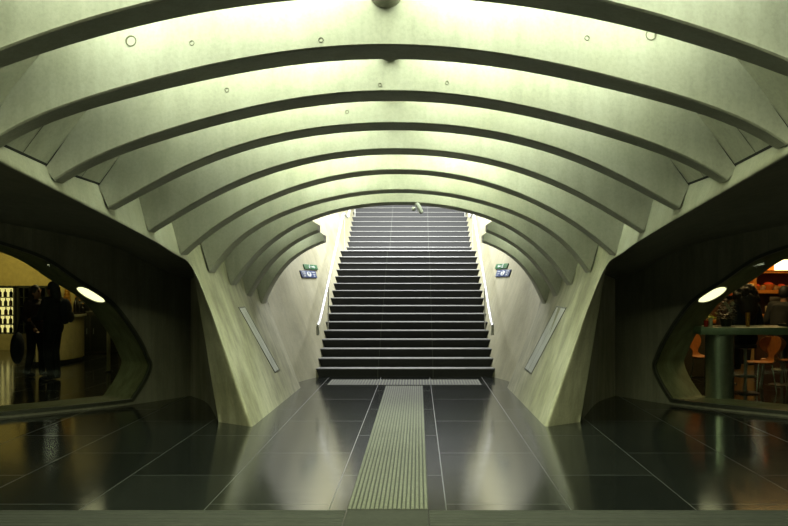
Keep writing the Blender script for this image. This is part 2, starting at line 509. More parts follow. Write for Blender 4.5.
# ------------------------------------------------------------------ window walls with egg-shaped openings
HOLE = [(1.06, .05), (.87, .28), (.755, .5), (.80, .64), (.97, .95), (1.35, 1.43), (1.82, 1.74), (2.24, 2.02), (2.71, 2.19), (3.25, 2.33), (3.9, 2.4),
        (4.6, 2.35), (5.3, 2.2), (6.0, 1.9), (6.6, 1.4), (6.95, .8), (7.0, .4), (6.8, .05)]
hc = catmull([(a, 0, b) for a, b in HOLE], 6)
hc = [p for p in hc]
nb = 40
hc = hc+[Vector((6.8+(1.06-6.8)*k/nb, 0, .05)) for k in range(1, nb)]
HC = [(p.x, p.z) for p in hc]
OFF = Vector((.75, .66, 0))*.82
def wpt(sv, z, s, off=0.0):
    p = path(sv)+OFF*off
    return Vector((p.x*s, p.y, z))
for s in (-1, 1):
    sd = SIDES[s]
    # wall: rings between the opening and the border rectangle
    m = MB()
    cs, cz = 3.9, 1.0
    rows = []
    bord = []
    for a, b in HC:
        dx, dz = a-cs, b-cz
        # project to border: s in [0, PLmax], z in [0, wtop]
        k = 1e9
        if dx < -1e-6: k = min(k, (0-cs)/dx)
        if dx > 1e-6: k = min(k, (PL[-1]-cs)/dx)
        if dz < -1e-6: k = min(k, (0-cz)/dz)
        if dz > 1e-6:
            lo_, hi_ = 1.0, 60.0
            for _ in range(40):
                mid = (lo_+hi_)/2
                sv = min(max(cs+dx*mid, 0), PL[-1])
                if cz+dz*mid < wtop(sv)+.1: lo_ = mid
                else: hi_ = mid
            k = min(k, lo_)
        k = max(k, 1.0)
        bord.append((cs+dx*k, max(0, cz+dz*k)))
    for j in range(13):
        t = j/12
        rows.append([wpt(a+(c-a)*t, b+(d-b)*t, s) for (a, b), (c, d) in zip(HC, bord)])
    m.grid(rows, True)
    # fill the corners the projection skips
    for cs_, zz in ((0, None), (0, 0)):
        pass
    for k in range(len(HC)):
        (a, b), (c, d) = bord[k], bord[(k+1) % len(bord)]
        corners = []
        if a < .02 and c > .02 and d > wtop(c)-.02: corners = [(0, wtop(0)+.1)]
        if c < .02 and a > .02 and b > wtop(a)-.02: corners = [(0, wtop(0)+.1)]
        if (a < .02) != (c < .02) and min(b, d) < .02: corners = [(0, 0)]
        for q in corners:
            m.f([m.v(wpt(a, b, s)), m.v(wpt(*q, s)), m.v(wpt(c, d, s))])
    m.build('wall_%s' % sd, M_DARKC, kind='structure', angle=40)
    # reveal, frame, glass
    t = thing('window_%d' % (1 if s < 0 else 2), None, None, (s*5.5, 10, 0)); t['kind'] = 'structure'
    t['label'] = 'egg-shaped glazed opening in the dark wall at %s' % sd
    m = MB()
    m.grid([[wpt(a, b, s, j/6) for a, b in HC] for j in range(7)], True)
    m.build('reveal', M_PIER, t, angle=50)
    m = MB()
    def frame_pt(k, inset, off):
        n = len(HC); a0, b0 = HC[k-1]; a1, b1 = HC[(k+1) % n]
        tx, tz = a1-a0, b1-b0; L = math.hypot(tx, tz) or 1
        # curve runs anticlockwise seen with s to the right reversed: inward normal points to centre
        nx, nz = -tz/L, tx/L
        if nx*(3.9-HC[k][0])+nz*(1.0-HC[k][1]) < 0: nx, nz = -nx, -nz
        return wpt(HC[k][0]+nx*inset, max(.005, HC[k][1]+nz*inset), s, off)
    rings = [(-.012, -.03), (.03, -.03), (.03, .05), (-.012, .05)]
    R = [[frame_pt(k, i_, o_) for k in range(len(HC))] for i_, o_ in rings]
    m.grid(R+[R[0]], True)
    m.build('frame', M_DSTEEL, t, angle=40)

def glass_mat():
    t = NT('window_glass')
    g = t.n('ShaderNodeBsdfGlossy'); g.inputs['Roughness'].default_value = .02
    tr = t.n('ShaderNodeBsdfTransparent'); tr.inputs[0].default_value = (.86, .9, .82, 1)
    fr = t.n('ShaderNodeFresnel'); fr.inputs[0].default_value = 1.35
    mx = t.n('ShaderNodeMixShader'); t.link(fr.outputs[0], mx.inputs[0]); t.link(tr.outputs[0], mx.inputs[1]); t.link(g.outputs[0], mx.inputs[2])
    t.link(mx.outputs[0], t.n('ShaderNodeOutputMaterial').inputs[0])
    for nd in t.t.nodes:
        if nd.type == 'OUTPUT_MATERIAL': last = nd
    for nd in list(t.t.nodes):
        if nd.type == 'OUTPUT_MATERIAL' and nd != last: t.t.nodes.remove(nd)
    t.t.nodes.remove(t.b)
    return t.m
M_GLASS = glass_mat()
for s in (-1, 1):
    t = bpy.data.objects['window_%d' % (1 if s < 0 else 2)]
    m = MB()
    cs, cz = 3.9, .9
    for off in (.015, .03):
        m.grid([[wpt(cs+(a-cs)*q, cz+(b-cz)*q, s, off) for a, b in HC] for q in [j/14 for j in range(14)]+[.998]], True)
    m.build('glass', M_GLASS, t)

# oval lamps set in the reveals
M_OVAL = simple('lamp_diffuser', 'f4f0d8', .4, emit='fff4c8', estr=2.0)
for s, px, py in ((-1, 91, 293), (1, 712, 290)):
    # find the reveal point under that pixel
    best = None
    for k in range(len(HC)):
        for j in range(3, 30):
            off = j/30
            p = wpt(*HC[k], s, off)
            if p.z < 1.0 or off < .36: continue
            q = (418+(p.x-CAMX)*F/p.y, 283-(p.z-EYE)*F/p.y)
            e_ = math.hypot(q[0]-px, q[1]-py)
            if best is None or e_ < best[0]: best = (e_, k, off)
    _, k, off = best
    a = wpt(*HC[k], s, off)
    u = (wpt(*HC[(k+2) % len(HC)], s, off)-wpt(*HC[k-2], s, off)).normalized()
    v = Vector((OFF.x*s, OFF.y, 0)).normalized()
    nrm = u.cross(v).normalized()
    c3 = wpt(3.9, .9, s, off)
    if nrm.dot(c3-a) < 0: nrm = -nrm
    v = nrm.cross(u).normalized()
    t = thing('oval_light', 'glowing oval light set in the curved %s window reveal' % SIDES[s], 'light', a, 'oval lights in the window reveals')
    def el(ru, rv, h): return [a+u*ru*math.cos(2*PI*i/40)+v*rv*math.sin(2*PI*i/40)+nrm*h for i in range(40)]
    m = MB(); R = m.grid([el(.215, .25, -.01), el(.215, .25, .012), el(.2, .235, .016), el(.2, .235, .004)], True)
    m.build('rim', M_STEEL, t)
    m = MB(); R = m.grid([el(.2, .235, -.008), el(.2, .235, .008), el(.16, .19, .014)], True); m.f(R[-1])
    m.build('diffuser', M_OVAL, t)

# ------------------------------------------------------------------ floor and tactile paving
m = MB(); m.grid([[Vector((x, y, 0)) for x in (-18, 18)] for y in (-3, 26)])
m.build('floor', M_FLOOR, kind='structure')

def ridges(name, x0, x1, y0, y1, pitch, along, mats, h=.006, base=.003, duty=.55):
    m = MB()
    m.mi = 1; m.box(((x0+x1)/2, (y0+y1)/2, base/2-.001), (x1-x0, y1-y0, base+.002))
    m.mi = 0
    if along == 'y':
        n = int(round((x1-x0)/pitch))
        for k in range(n):
            c = x0+(k+.5)*(x1-x0)/n; w2 = pitch*duty/2
            rows = [[Vector((c-w2, y, base)), Vector((c-w2*.7, y, base+h)), Vector((c+w2*.7, y, base+h)), Vector((c+w2, y, base))] for y in (y0+.004, y1-.004)]
            R = m.grid(rows); m.f(R[0][::-1]); m.f(R[1])
    else:
        n = int(round((y1-y0)/pitch))
        for k in range(n):
            c = y0+(k+.5)*(y1-y0)/n; w2 = pitch*duty/2
            rows = [[Vector((x, c-w2, base)), Vector((x, c-w2*.7, base+h)), Vector((x, c+w2*.7, base+h)), Vector((x, c+w2, base))] for x in (x0+.004, x1-.004)]
            R = m.grid(rows); m.f(R[0][::-1]); m.f(R[1])
    return m.build(name, mats, weld=False)
for y in range(0, 8):                    # slabs of the guiding strip
    pass
o = ridges('tactile_strip', -.305, .305, 6.19, 13.62, .0345, 'y', [M_TACT, M_TACTB], duty=.72)
tag(o, 'ribbed guiding strip of pale stone running up the middle of the floor', 'tactile paving')
o = ridges('tactile_strip', -1.29, 1.29, 13.74, 14.5, .05, 'y', [M_TACT, M_TACTB])
tag(o, 'ribbed pale warning band across the foot of the stairs', 'tactile paving')
for s in (-1, 1):
    a, b = sorted((s*.31, s*9))
    o = ridges('grooved_band', a, b, 5.0, 6.17, .068, 'x', [M_BAND, M_JOINT], h=.005, duty=.7)
    tag(o, 'dark grooved floor band at the bottom %s of the guiding strip' % SIDES[s], 'floor band', 'grooved bands across the floor')
m = MB(); m.box((0, 5.585, .002), (.6, 1.17, .008), bevel=.002)
tag(m.build('junction_slab', M_TACTB), 'smooth square slab at the near end of the guiding strip', 'floor slab')

# ------------------------------------------------------------------ staircase
RISE, TREAD, Y1 = .1545, .31, 14.94
t = thing('staircase', 'wide dark granite staircase with pale nosings rising between the concrete walls', 'stairs', (0, Y1, 0))
steps = []
for k in range(16): steps.append((Y1+k*TREAD, (k+1)*RISE))
Y2 = 21.2
for k in range(11): steps.append((Y2+k*TREAD, (17+k)*RISE))
for k, (y, z) in enumerate(steps):
    depth = TREAD if k not in (15, len(steps)-1) else (Y2-y if k == 15 else 5.0)
    m = MB(); m.box((0, y+depth/2+.01, z-RISE/2-.012), (3.3, depth+.02, RISE))
    st = m.build('step', M_STEP, t)
    m = MB()
    w_ = 1.66
    rows = [[Vector((x, y+yy, z+zz)) for yy, zz in ((.02, -.02), (-.008, -.018), (-.012, -.012), (-.003, 0), (.09, 0))] for x in (-w_, -.5, .5, w_)]
    m.grid(rows)
    R = m.grid([[Vector((x, y+.09, z)), Vector((x, y+depth, z))] for x in (-w_, w_)])
    m.build('nosing', M_NOSE, st)

def zstair(y):
    sl = RISE/TREAD
    ytop = Y1+15*TREAD
    if y <= Y1-.2: return 0
    if y <= ytop: return max(0, (y-Y1)*sl+RISE)
    if y <= Y2-.3: return 16*RISE
    return 16*RISE+max(0, (y-Y2)*sl+RISE)
for s in (-1, 1):
    m = MB(); rows = []
    ys = [13.38, 13.7, 14.1, 14.5, 14.8]+[14.94+k*.31 for k in range(16)]+[19.6, 20.2, 20.8]+[21.2+k*.31 for k in range(12)]+[26, 29]
    for y in ys:
        xb = 1.62 if y >= 14.94 else 1.62+(2.02-1.62)*(14.94-y)/(14.94-13.38)
        zb = zstair(y)
        col = []
        for j in range(15):
            h = -.35+(5.2+.35)*j/14 if zb > .3 else -zb+(5.2+zb)*j/14
            z = zb+h
            col.append(Vector((s*(xb+.35*h), y, max(0, z))))
        rows.append(col)
    m.grid(rows)
    m.build('wall_stairs_%s' % SIDES[s], M_STWALL, kind='structure', angle=30)
    # handrail
    rl = thing('handrail', 'pale tubular handrail along the %s stair wall' % SIDES[s], 'handrail', (s*1.55, 14.9, 0), 'handrails beside the stairs')
    P = [Vector((s*1.545, 14.62, .78)), Vector((s*1.545, 14.60, .92)), Vector((s*1.545, 14.68, .97))]
    for y in [14.94, 16, 17, 18, 19.2, 19.7, 20.8, 21.2, 22, 23, 24.2]: P.append(Vector((s*1.545, y, zstair(y)+.88)))
    m = MB(); m.tube(catmull(P, 4), .028, 10); m.build('rail', M_RAIL, rl)
    for y in (16.35, 19.9, 23.3):
        z = zstair(y)+.88 if y > 14.9 else .95
        h = z-.09-zstair(y); xw = (1.62 if y > 14.94 else 1.67)+.35*h
        m = MB(); m.tube([(s*1.545, y, z-.02), (s*1.555, y, zstair(y)-.3)], .012, 8)
        m.build('support', M_RAIL, rl)

# signs on the stair walls: green exit arrow above blue platform number
M_GREEN = simple('sign_green', '154e2a', .45); M_BLUE = simple('sign_blue', '132a56', .45)
M_SIGNW = simple('sign_white', 'b4b8b4', .5)
def wall_frame(s, px, py):
    lo, hi = 13.5, 22
    for _ in range(60):
        mid = (lo+hi)/2; p = ray(px, py, mid)
        h = p.z-zstair(mid); xb = 1.62 if mid >= 14.94 else 1.62+.4*(14.94-mid)/1.56
        if abs(p.x) < xb+.35*h: lo = mid
        else: hi = mid
    p = ray(px, py, lo)
    sl = RISE/TREAD
    uy = Vector((-s*.35*sl*0, 1, 0)); 
    # plane x = s*(1.62+.35*(z-zstair(y)))
    n = Vector((-s, -.35*sl, .35)).normalized()
    fwd = Vector((-n.y, n.x, 0)).normalized(); fwd = fwd if fwd.y > 0 else -fwd
    up = n.cross(fwd).normalized()
    if up.z < 0: up = -up
    return p, fwd, up, n
def text_mesh(txt, size):
    cu = bpy.data.curves.new('t', 'FONT'); cu.body = txt; cu.size = size; cu.align_x = 'CENTER'; cu.align_y = 'CENTER'; cu.extrude = .002
    o = bpy.data.objects.new('t', cu); COL.objects.link(o)
    dg = bpy.context.evaluated_depsgraph_get()
    me = bpy.data.meshes.new_from_object(o.evaluated_get(dg))
    b = bmesh.new(); b.from_mesh(me); bpy.data.objects.remove(o); bpy.data.curves.remove(cu)
    return b
for s in (-1, 1):
    for kind in ('green', 'blue'):
        if s < 0: px, py = (310, 267.3) if kind == 'green' else (308, 274.5)
        else: px, py = (502.3, 266.5) if kind == 'green' else (503.8, 273.5)
        p, fwd, up, n = wall_frame(s, px, py)
        right = fwd*(-s)*-1 if s < 0 else -fwd
        right = fwd if s < 0 else -fwd          # reading direction as seen from the stairs
        wd, ht = (.88, .105) if kind == 'green' else (.98, .145)
        M = Matrix((( right.x, up.x, n.x, p.x), (right.y, up.y, n.y, p.y), (right.z, up.z, n.z, p.z), (0, 0, 0, 1)))
        lab = ('green exit sign with white arrow above the blue sign on the %s stair wall' if kind == 'green' else 'blue platform number sign below the green sign on the %s stair wall') % SIDES[s]
        root = thing('wall_sign', lab, 'sign', p, 'green and blue signs beside the stairs')
        def place(m_, name, mat):
            for vv in m_.bm.verts: vv.co = M @ vv.co
            return m_.build(name, mat, root)
        m = MB(); m.box((0, 0, .012), (wd, ht, .024), bevel=.004); place(m, 'plate', M_GREEN if kind == 'green' else M_BLUE)
        m = MB()
        if kind == 'green':
            sg = 1 if s < 0 else -1
            m.box((sg*.1, 0, .026), (.16, .018, .004)); 
            m.prism([(sg*.18, -.035), (sg*.25, 0), (sg*.18, .035)], .004, Matrix(((1, 0, 0, 0), (0, 0, 1, 0), (0, 1, 0, .024), (0, 0, 0, 1))))
            c = -sg*.1
            m.lathe((c+.02, .035, .024), [(.014, 0), (.014, .004)], 14)
            for a_, b_ in (((c, .02), (c-.02, -.01)), ((c-.02, -.01), (c+.02, -.04)), ((c-.02, -.01), (c-.06, -.03)), ((c, .015), (c+.05, .0)), ((c, .015), (c-.05, .01))):
                m.tube([(*a_, .026), (*b_, .026)], .007, 6)
        else:
            m.lathe((0, 0, .024), [(.052, 0), (.052, .004)], 32, sx=2.6)
            for q in (-1, 1):
                for j in range(3): m.box((q*.31, .04-.04*j, .026), (.2-.05*j, .012, .004))
        place(m, 'lettering', M_SIGNW)
        if kind == 'blue':
            m = MB(); m.add(text_mesh('9' if s < 0 else '2', .1), Matrix.Translation((0, 0, .0295)) @ Matrix.Diagonal((2.4, 1, 1, 1))); place(m, 'numeral', M_BLUE)

# recessed light panels in the piers
def lightpanel_mat():
    t = NT('panel_diffuser'); co = t.coord()
    t.put(t.b.inputs['Base Color'], t.ramp(t.noise(co, 3, 3), [(.3, lin('8c8d87')), (.7, lin('a4a4a0'))]))
    t.b.inputs['Roughness'].default_value = .3
    return t.m
M_PANEL = lightpanel_mat()
for s in (-1, 1):
    wv = .36 if s < 0 else .7
    def onf(y, z, h=0.0):
        n_ = Vector((-1, -.05, .36)).normalized()
        p_ = Vector((inner(y, z), y, z))+n_*h
        return Vector((p_.x*s, p_.y, p_.z))
    ya, za, yb_, zb_ = 11.32, 1.36, 12.14, .41
    def quad(g, h):
        """corners grown by g, lifted by h"""
        w2 = wv/2+g
        return [onf(ya-w2-g*.9, za+g, h), onf(ya+w2-g*.9, za+g, h), onf(yb_+w2+g*.9, zb_-g, h), onf(yb_-w2+g*.9, zb_-g, h)]
    c = onf((ya+yb_)/2, (za+zb_)/2)
    root = thing('recessed_light', 'long narrow recessed light slanting down the %s pier face' % SIDES[s], 'light', c, 'slanting lights in the pier faces')
    m = MB(); m.grid([quad(.014, -.01), quad(.014, .006), quad(-.004, .006), quad(-.004, -.01)], True); m.build('frame', M_DSTEEL, root)
    m = MB(); q = quad(-.002, .003); mid = [q[0].lerp(q[1], .5)+Vector((s*-.012*-1, 0, 0)), q[3].lerp(q[2], .5)+Vector((s*.012, 0, 0))]
    m.grid([[q[0], q[3]], [q[0].lerp(q[1], .5), q[3].lerp(q[2], .5)]])
    m.build('diffuser', M_PANEL, root)
    m = MB(); m.grid([[q[0].lerp(q[1], .53), q[3].lerp(q[2], .53)], [q[1], q[2]]]); m.build('diffuser', M_PANEL, root)
    m = MB(); m.grid([[q[0].lerp(q[1], .5), q[3].lerp(q[2], .5)], [q[0].lerp(q[1], .53), q[3].lerp(q[2], .53)]]); m.build('divider', M_DSTEEL, root)

# security camera under the last complete arch
c = ray(419.3, 208.3, 11.05); 
root = thing('security_camera', 'small pale security camera hanging from the last complete arch', 'camera', c, None)
zr = PC[7][0]
m = MB(); m.lathe((c.x-.03, c.y+.1, 0), [(.03, zr-.015), (.03, zr+.01)], 14); m.tube([(c.x-.03, c.y+.1, zr), (c.x-.03, c.y+.08, zr-.05), (c.x, c.y, c.z+.03)], .009, 8)
m.build('bracket', M_DSTEEL, root)
axis = Vector((.045, -.02, -.085)).normalized()
m = MB(); m.tube([c-axis*.08, c-axis*.07, c+axis*.06, c+axis*.075], [.02, .03, .03, .024], 14); m.build('housing', M_WHITE, root)
m = MB(); m.ball(c+Vector((-.075, .02, -.005)), .028, (1, 1, 1.1)); m.build('lens_dome', M_WHITE, root)

# upper landing enclosure
m = MB(); m.grid([[Vector((x, y, 7.6)) for x in (-5, 5)] for y in (13.5, 30)])
m.build('ceiling_upper', M_SHELL, kind='structure')
m = MB(); m.grid([[Vector((x, 30, z)) for x in (-5, 5)] for z in (3, 7.6)])
m.build('wall_far', M_STWALL, kind='structure')
# ------------------------------------------------------------------ people
def remesh(mb, name, mat, voxel, parent, smooth=2):
    me = bpy.data.meshes.new('tmp'); mb.bm.to_mesh(me); mb.bm.free()
    o = bpy.data.objects.new('tmp', me); COL.objects.link(o)
    md = o.modifiers.new('r', 'REMESH'); md.mode = 'VOXEL'; md.voxel_size = voxel; md.use_smooth_shade = True
    sm = o.modifiers.new('s', 'SMOOTH'); sm.factor = .5; sm.iterations = smooth
    dg = bpy.context.evaluated_depsgraph_get()
    new = bpy.data.meshes.new_from_object(o.evaluated_get(dg)); new.name = name
    bpy.data.objects.remove(o); bpy.data.meshes.remove(me)
    for p in new.polygons: p.use_smooth = True
    new.materials.clear(); new.materials.append(mat)
    r = bpy.data.objects.new(name, new); COL.objects.link(r); r.parent = parent
    return r
def limb(m, pts, rs, n=12):
    """tapered limb with round joints"""
    for i in range(len(pts)-1):
        m.tube([pts[i], pts[i+1]], [rs[i], rs[i+1]], n)
    for p, r in zip(pts, rs): m.ball(p, r, seg=12)
M_SKIN = simple('skin', '9a6a4a', .55)
M_HAIRD = simple('dark_hair', '1a140e', .6, 0, .3, 40)
M_HAIRB = simple('brown_hair', '33220f', .6, 0, .35, 40)
M_COATB = simple('black_coat_cloth', '15140f', .85); M_COATN = simple('navy_cloth', '141822', .85)
M_COATR = simple('dark_rust_cloth', '2f1a12', .85); M_TROU = simple('dark_trouser_cloth', '121210', .85)
M_SHOE = simple('dark_leather', '0d0d0b', .4); M_EYE = simple('eye_dark', '0a0a0a', .2); M_HATO = simple('orange_knit', 'b04a1c', .9)
def person(label, loc, rz, coat, hair, sit=0.0, arms=None, hairstyle='short', hat=None, lean=0.0, stride=0.0, group=None, scale=1.0):
    """a clothed figure facing -y before turning; sit = seat height"""
    t = thing('person', label, 'person', loc, group)
    t.rotation_euler = (0, 0, rz); t.scale = (scale,)*3
    V = Vector
    pz = sit+.10 if sit else .93
    pel = V((0, 0, pz)); ch = V((0, -lean*.35, pz+.34)); nk = V((0, -lean*.52, pz+.52)); hd = V((0, -lean*.62-.02, pz+.66))
    J = {}
    for s in (-1, 1):
        hip = V((s*.09, 0, pz-.03))
        if sit:
            kn = V((s*.12, -.40, pz+.0)); an = V((s*.11, -.36, max(.12, pz-.46)))
        else:
            kn = V((s*.10, -.03-s*stride*.5, .49)); an = V((s*.10, .02-s*stride, .085))
        sh = V((s*.19, -lean*.48, pz+.46))
        el, wr = (V((s*.25, .02-lean*.3, pz+.19)), V((s*.22, -.16-lean*.2, pz+.0)))
        if arms: el, wr = [V((a[0]*s, a[1], a[2]+pz)) for a in arms]
        J[s] = (hip, kn, an, sh, el, wr)
    b = MB()                                             # one continuous body
    b.ball(hd, .1, (.78, .95, 1.15), 20); b.ball(hd+V((0, -.035, -.055)), .062, (.85, .9, .9)); b.ball(hd+V((0, -.1, -.015)), .017, (.8, 1, 1.4))
    for s in (-1, 1): b.ball(hd+V((s*.08, .01, -.01)), .026, (.4, .8, 1.2), 10)
    limb(b, [nk-V((0, 0, .06)), hd-V((0, -.01, .03))], [.06, .052])
    b.tube([pel, ch, nk-V((0, 0, .04))], [.13, .14, .07], 14)
    for s in (-1, 1):
        hip, kn, an, sh, el, wr = J[s]
        limb(b, [hip, kn, an], [.085, .055, .038]); limb(b, [ch+V((0, 0, .08)), sh, el, wr], [.09, .058, .043, .028])
        d = (wr-el).normalized(); side = d.cross(V((0, -1, 0.2))).normalized()
        pm = wr+d*.05; b.ball(pm, .04, (.8, .8, 1.0), 10); b.tube([wr, pm+d*.03], [.028, .036], 10)
        cu = side.cross(d).normalized()
        for f_ in range(4):
            o_ = side*(.027-.018*f_); ln = (.036, .042, .039, .03)[f_]
            p0 = pm+d*.025+o_; p1 = p0+d*ln; p2 = p1+(d*.7+cu*.6).normalized()*ln*.7
            limb(b, [p0, p1, p2], [.011, .0105, .0095], 8)
        p0 = pm-d*.02+side*.032; limb(b, [p0, p0+(d+side).normalized()*.035, p0+(d*1.6+side).normalized()*.062], [.012, .011, .01], 8)
    remesh(b, 'body', M_SKIN, .011, t)
    j = MB()                                             # coat
    j.tube([pel-V((0, 0, .10)), pel+V((0, 0, .08)), ch, ch+V((0, 0, .1)), nk-V((0, 0, .03)), nk+V((0, 0, .01))], [.165, .16, .175, .165, .085, .075], 18)
    for s in (-1, 1):
        hip, kn, an, sh, el, wr = J[s]
        j.ball(pel+V((s*.06, .01, .0)), .14); j.ball(ch+V((s*.07, 0, .03)), .13)
        limb(j, [ch+V((s*.05, 0, .09)), sh, el, el.lerp(wr, .93)], [.11, .078, .062, .046])
    remesh(j, 'coat', coat, .014, t, 3)
    p = MB()
    for s in (-1, 1):
        hip, kn, an, sh, el, wr = J[s]
        limb(p, [pel-V((-s*.03, 0, .03)), hip, kn, an-V((0, 0, .0))], [.12, .105, .075, .06])
    remesh(p, 'trousers', M_TROU, .014, t, 2)
    for s in (-1, 1):
        hip, kn, an, sh, el, wr = J[s]
        m = MB(); m.ball(an+V((0, -.07, -.04)), .055, (.8, 2.3, .72)); m.tube([an+V((0, 0, -.06)), an+V((0, 0, .03))], [.048, .05], 12)
        m.build('shoe', M_SHOE, None).parent = t
        m = MB(); m.ball(hd+V((s*.03, -.083, .012)), .011); m.build('eye', M_EYE, None).parent = t
    h = MB()
    if hairstyle == 'short':
        h.ball(hd+V((0, .022, .03)), .108, (.82, .92, 1.08), 18)
    elif hairstyle == 'long':
        h.ball(hd+V((0, .025, .03)), .112, (.85, .92, 1.08), 18); h.tube([hd+V((0, .05, .02)), hd+V((0, .085, -.14)), hd+V((0, .09, -.26))], [.095, .085, .05], 14)
    elif hairstyle == 'curly':
        rnd = random.Random(3)
        h.ball(hd+V((0, .04, .01)), .13, (1.05, .9, 1.1), 18)
        for k in range(70):
            a = rnd.uniform(0, 2*PI); z = rnd.uniform(-.95, 1); q = math.sqrt(1-z*z)
            v = V((q*math.cos(a)*.17, q*math.sin(a)*.14+.05, z*.17-.03))
            if v.y < -.055 and v.z < .08: continue
            h.ball(hd+v, rnd.uniform(.03, .055), seg=8)
        h.tube([hd+V((0, .07, -.05)), hd+V((0, .12, -.25)), hd+V((0, .13, -.38))], [.16, .15, .07], 14)
    remesh(h, 'hair', hair, .012, t, 1)
    if hat:
        m = MB(); m.lathe(hd+V((0, .015, 0)), [(.118, .02), (.122, .05), (.112, .1), (.075, .14), (.02, .155)], 20); m.ball(hd+V((0, .015, .165)), .03)
        m.build('hat', hat, None).parent = t
    return t

# ------------------------------------------------------------------ shop rooms
M_SHOPW = simple('shop_wall_yellow', '9c8a4e', .6); M_SHOPD = simple('shop_wall_dark', '3a3320', .7)
M_SHOPC = simple('shop_ceiling', '5e583c', .8); M_WARMW = simple('shop_wall_warm', '4a2c14', .7)
for s in (-1, 1):
    sd = SIDES[s]
    yb = 21.8 if s < 0 else 17.8
    m = MB(); m.grid([[Vector((s*x, yb, z)) for x in (4.4, 17)] for z in (0, 3.2)])
    m.build('wall_shop_%s_back' % sd, M_SHOPW if s < 0 else M_WARMW, kind='structure')
    m = MB(); m.grid([[Vector((s*4.4, y, z)) for y in (13.0, yb)] for z in (0, 3.2)]); m.grid([[Vector((s*3.3, 12.9, z)), Vector((s*4.4, 13.0, z))] for z in (0, 3.2)])
    m.build('wall_shop_%s_inner' % sd, M_SHOPD, kind='structure')
    m = MB(); m.grid([[Vector((s*17, y, z)) for y in (5, yb)] for z in (0, 3.2)])
    m.build('wall_shop_%s_outer' % sd, M_SHOPD, kind='structure')
    m = MB(); rows = []
    for k in range(len(PATH)):
        p = PATH[k]; rows.append([Vector((s*(p.x+.02), p.y+.02, 3.15)), Vector((s*(p.x+.6), yb+.1, 3.15))])
    rows.append([Vector((s*17, 5, 3.15)), Vector((s*17.1, yb+.1, 3.15))])
    m.grid(rows); m.build('ceiling_shop_%s' % sd, M_SHOPC, kind='structure')

m = MB(); m.box((-6.35, 20.6, 1.6), (3.9, .12, 3.2)); m.build('wall_shop_left_partition', M_SHOPD, kind='structure')
# left shop: counter, chillers, bottles, two people
M_CFRONT = simple('counter_laminate', 'a89a68', .45); M_CTOP = simple('counter_top_pale', 'b9b086', .35)
cp = catmull([(-7.75, 18.95, 0), (-7.38, 18.72, 0), (-7.16, 18.2, 0), (-7.22, 17.4, 0), (-7.62, 16.95, 0)], 6)
def offp(P, d):
    out = []
    for i, p in enumerate(P):
        t = (P[min(i+1, len(P)-1)]-P[max(i-1, 0)]).normalized(); out.append(p+Vector((-t.y, t.x, 0))*-d)
    return out
cb = offp(cp, .36)
root = thing('shop_counter', 'curved pale shop counter behind the two standing people', 'counter', (-7.6, 17, 0))
def ribbon(P, Q, z0, z1):
    m = MB()
    m.grid([[p+Vector((0, 0, z0)), p+Vector((0, 0, z1)), q+Vector((0, 0, z1)), q+Vector((0, 0, z0))] for p, q in zip(P, Q)])
    for k in (0, -1): m.f([m.v(v) for v in (P[k]+Vector((0, 0, z0)), P[k]+Vector((0, 0, z1)), Q[k]+Vector((0, 0, z1)), Q[k]+Vector((0, 0, z0)))])
    return m
ribbon(offp(cp, .04), offp(cb, -.04), 0, .08).build('plinth', M_BLACK, root)
ribbon(cp, cb, .08, .97).build('front_panel', M_CFRONT, root)
ribbon(offp(cp, -.05), offp(cb, .03), .97, 1.01).build('worktop', M_CTOP, root)

M_GOLD = simple('gold_wrapped', 'b07a22', .4, .3, .4, 30); M_BOTD = simple('dark_glass', '171208', .15)
p = ray(67, 314, 17.9); p.z = 1.01
root = thing('display_cone', 'tall tapering golden display standing on the left shop counter', 'display', p)
m = MB(); m.lathe(p, [(.13, 0), (.14, .04), (.13, .06)], 20); m.build('stand', M_DSTEEL, root)
m = MB()
for k in range(9):
    z = .06+k*.072; r = .125*(1-k/10.5)
    m.lathe(p, [(r*.8, z), (r, z+.02), (r, z+.05), (r*.78, z+.072)], 18)
m.build('tiers', M_GOLD, root, weld=False)
def bottle(p, h, r, mat, label, group, cap=None):
    root = thing('bottle', label, 'bottle', p, group)
    m = MB(); m.lathe(p, [(r*.9, 0), (r, .01), (r, h*.55), (r*.75, h*.66), (r*.32, h*.75), (r*.3, h*.93)], 12); m.build('glass_body', mat, root)
    m = MB(); m.lathe(p, [(r*.36, h*.92), (r*.36, h)], 10); m.build('cap', cap or M_BLACK, root)
    return root
for k, (px, h, lb) in enumerate(((75.5, .40, 'tall dark bottle beside the golden display on the counter'), (79.5, .32, 'shorter dark bottle, second right of the golden display'), (83, .24, 'small dark bottle at the very end of the counter'))):
    q = ray(px, 314, 18.15+k*.15); q.z = 1.01
    bottle(q, h, .05, M_BOTD, lb, 'bottles on the shop counter', M_GOLD)

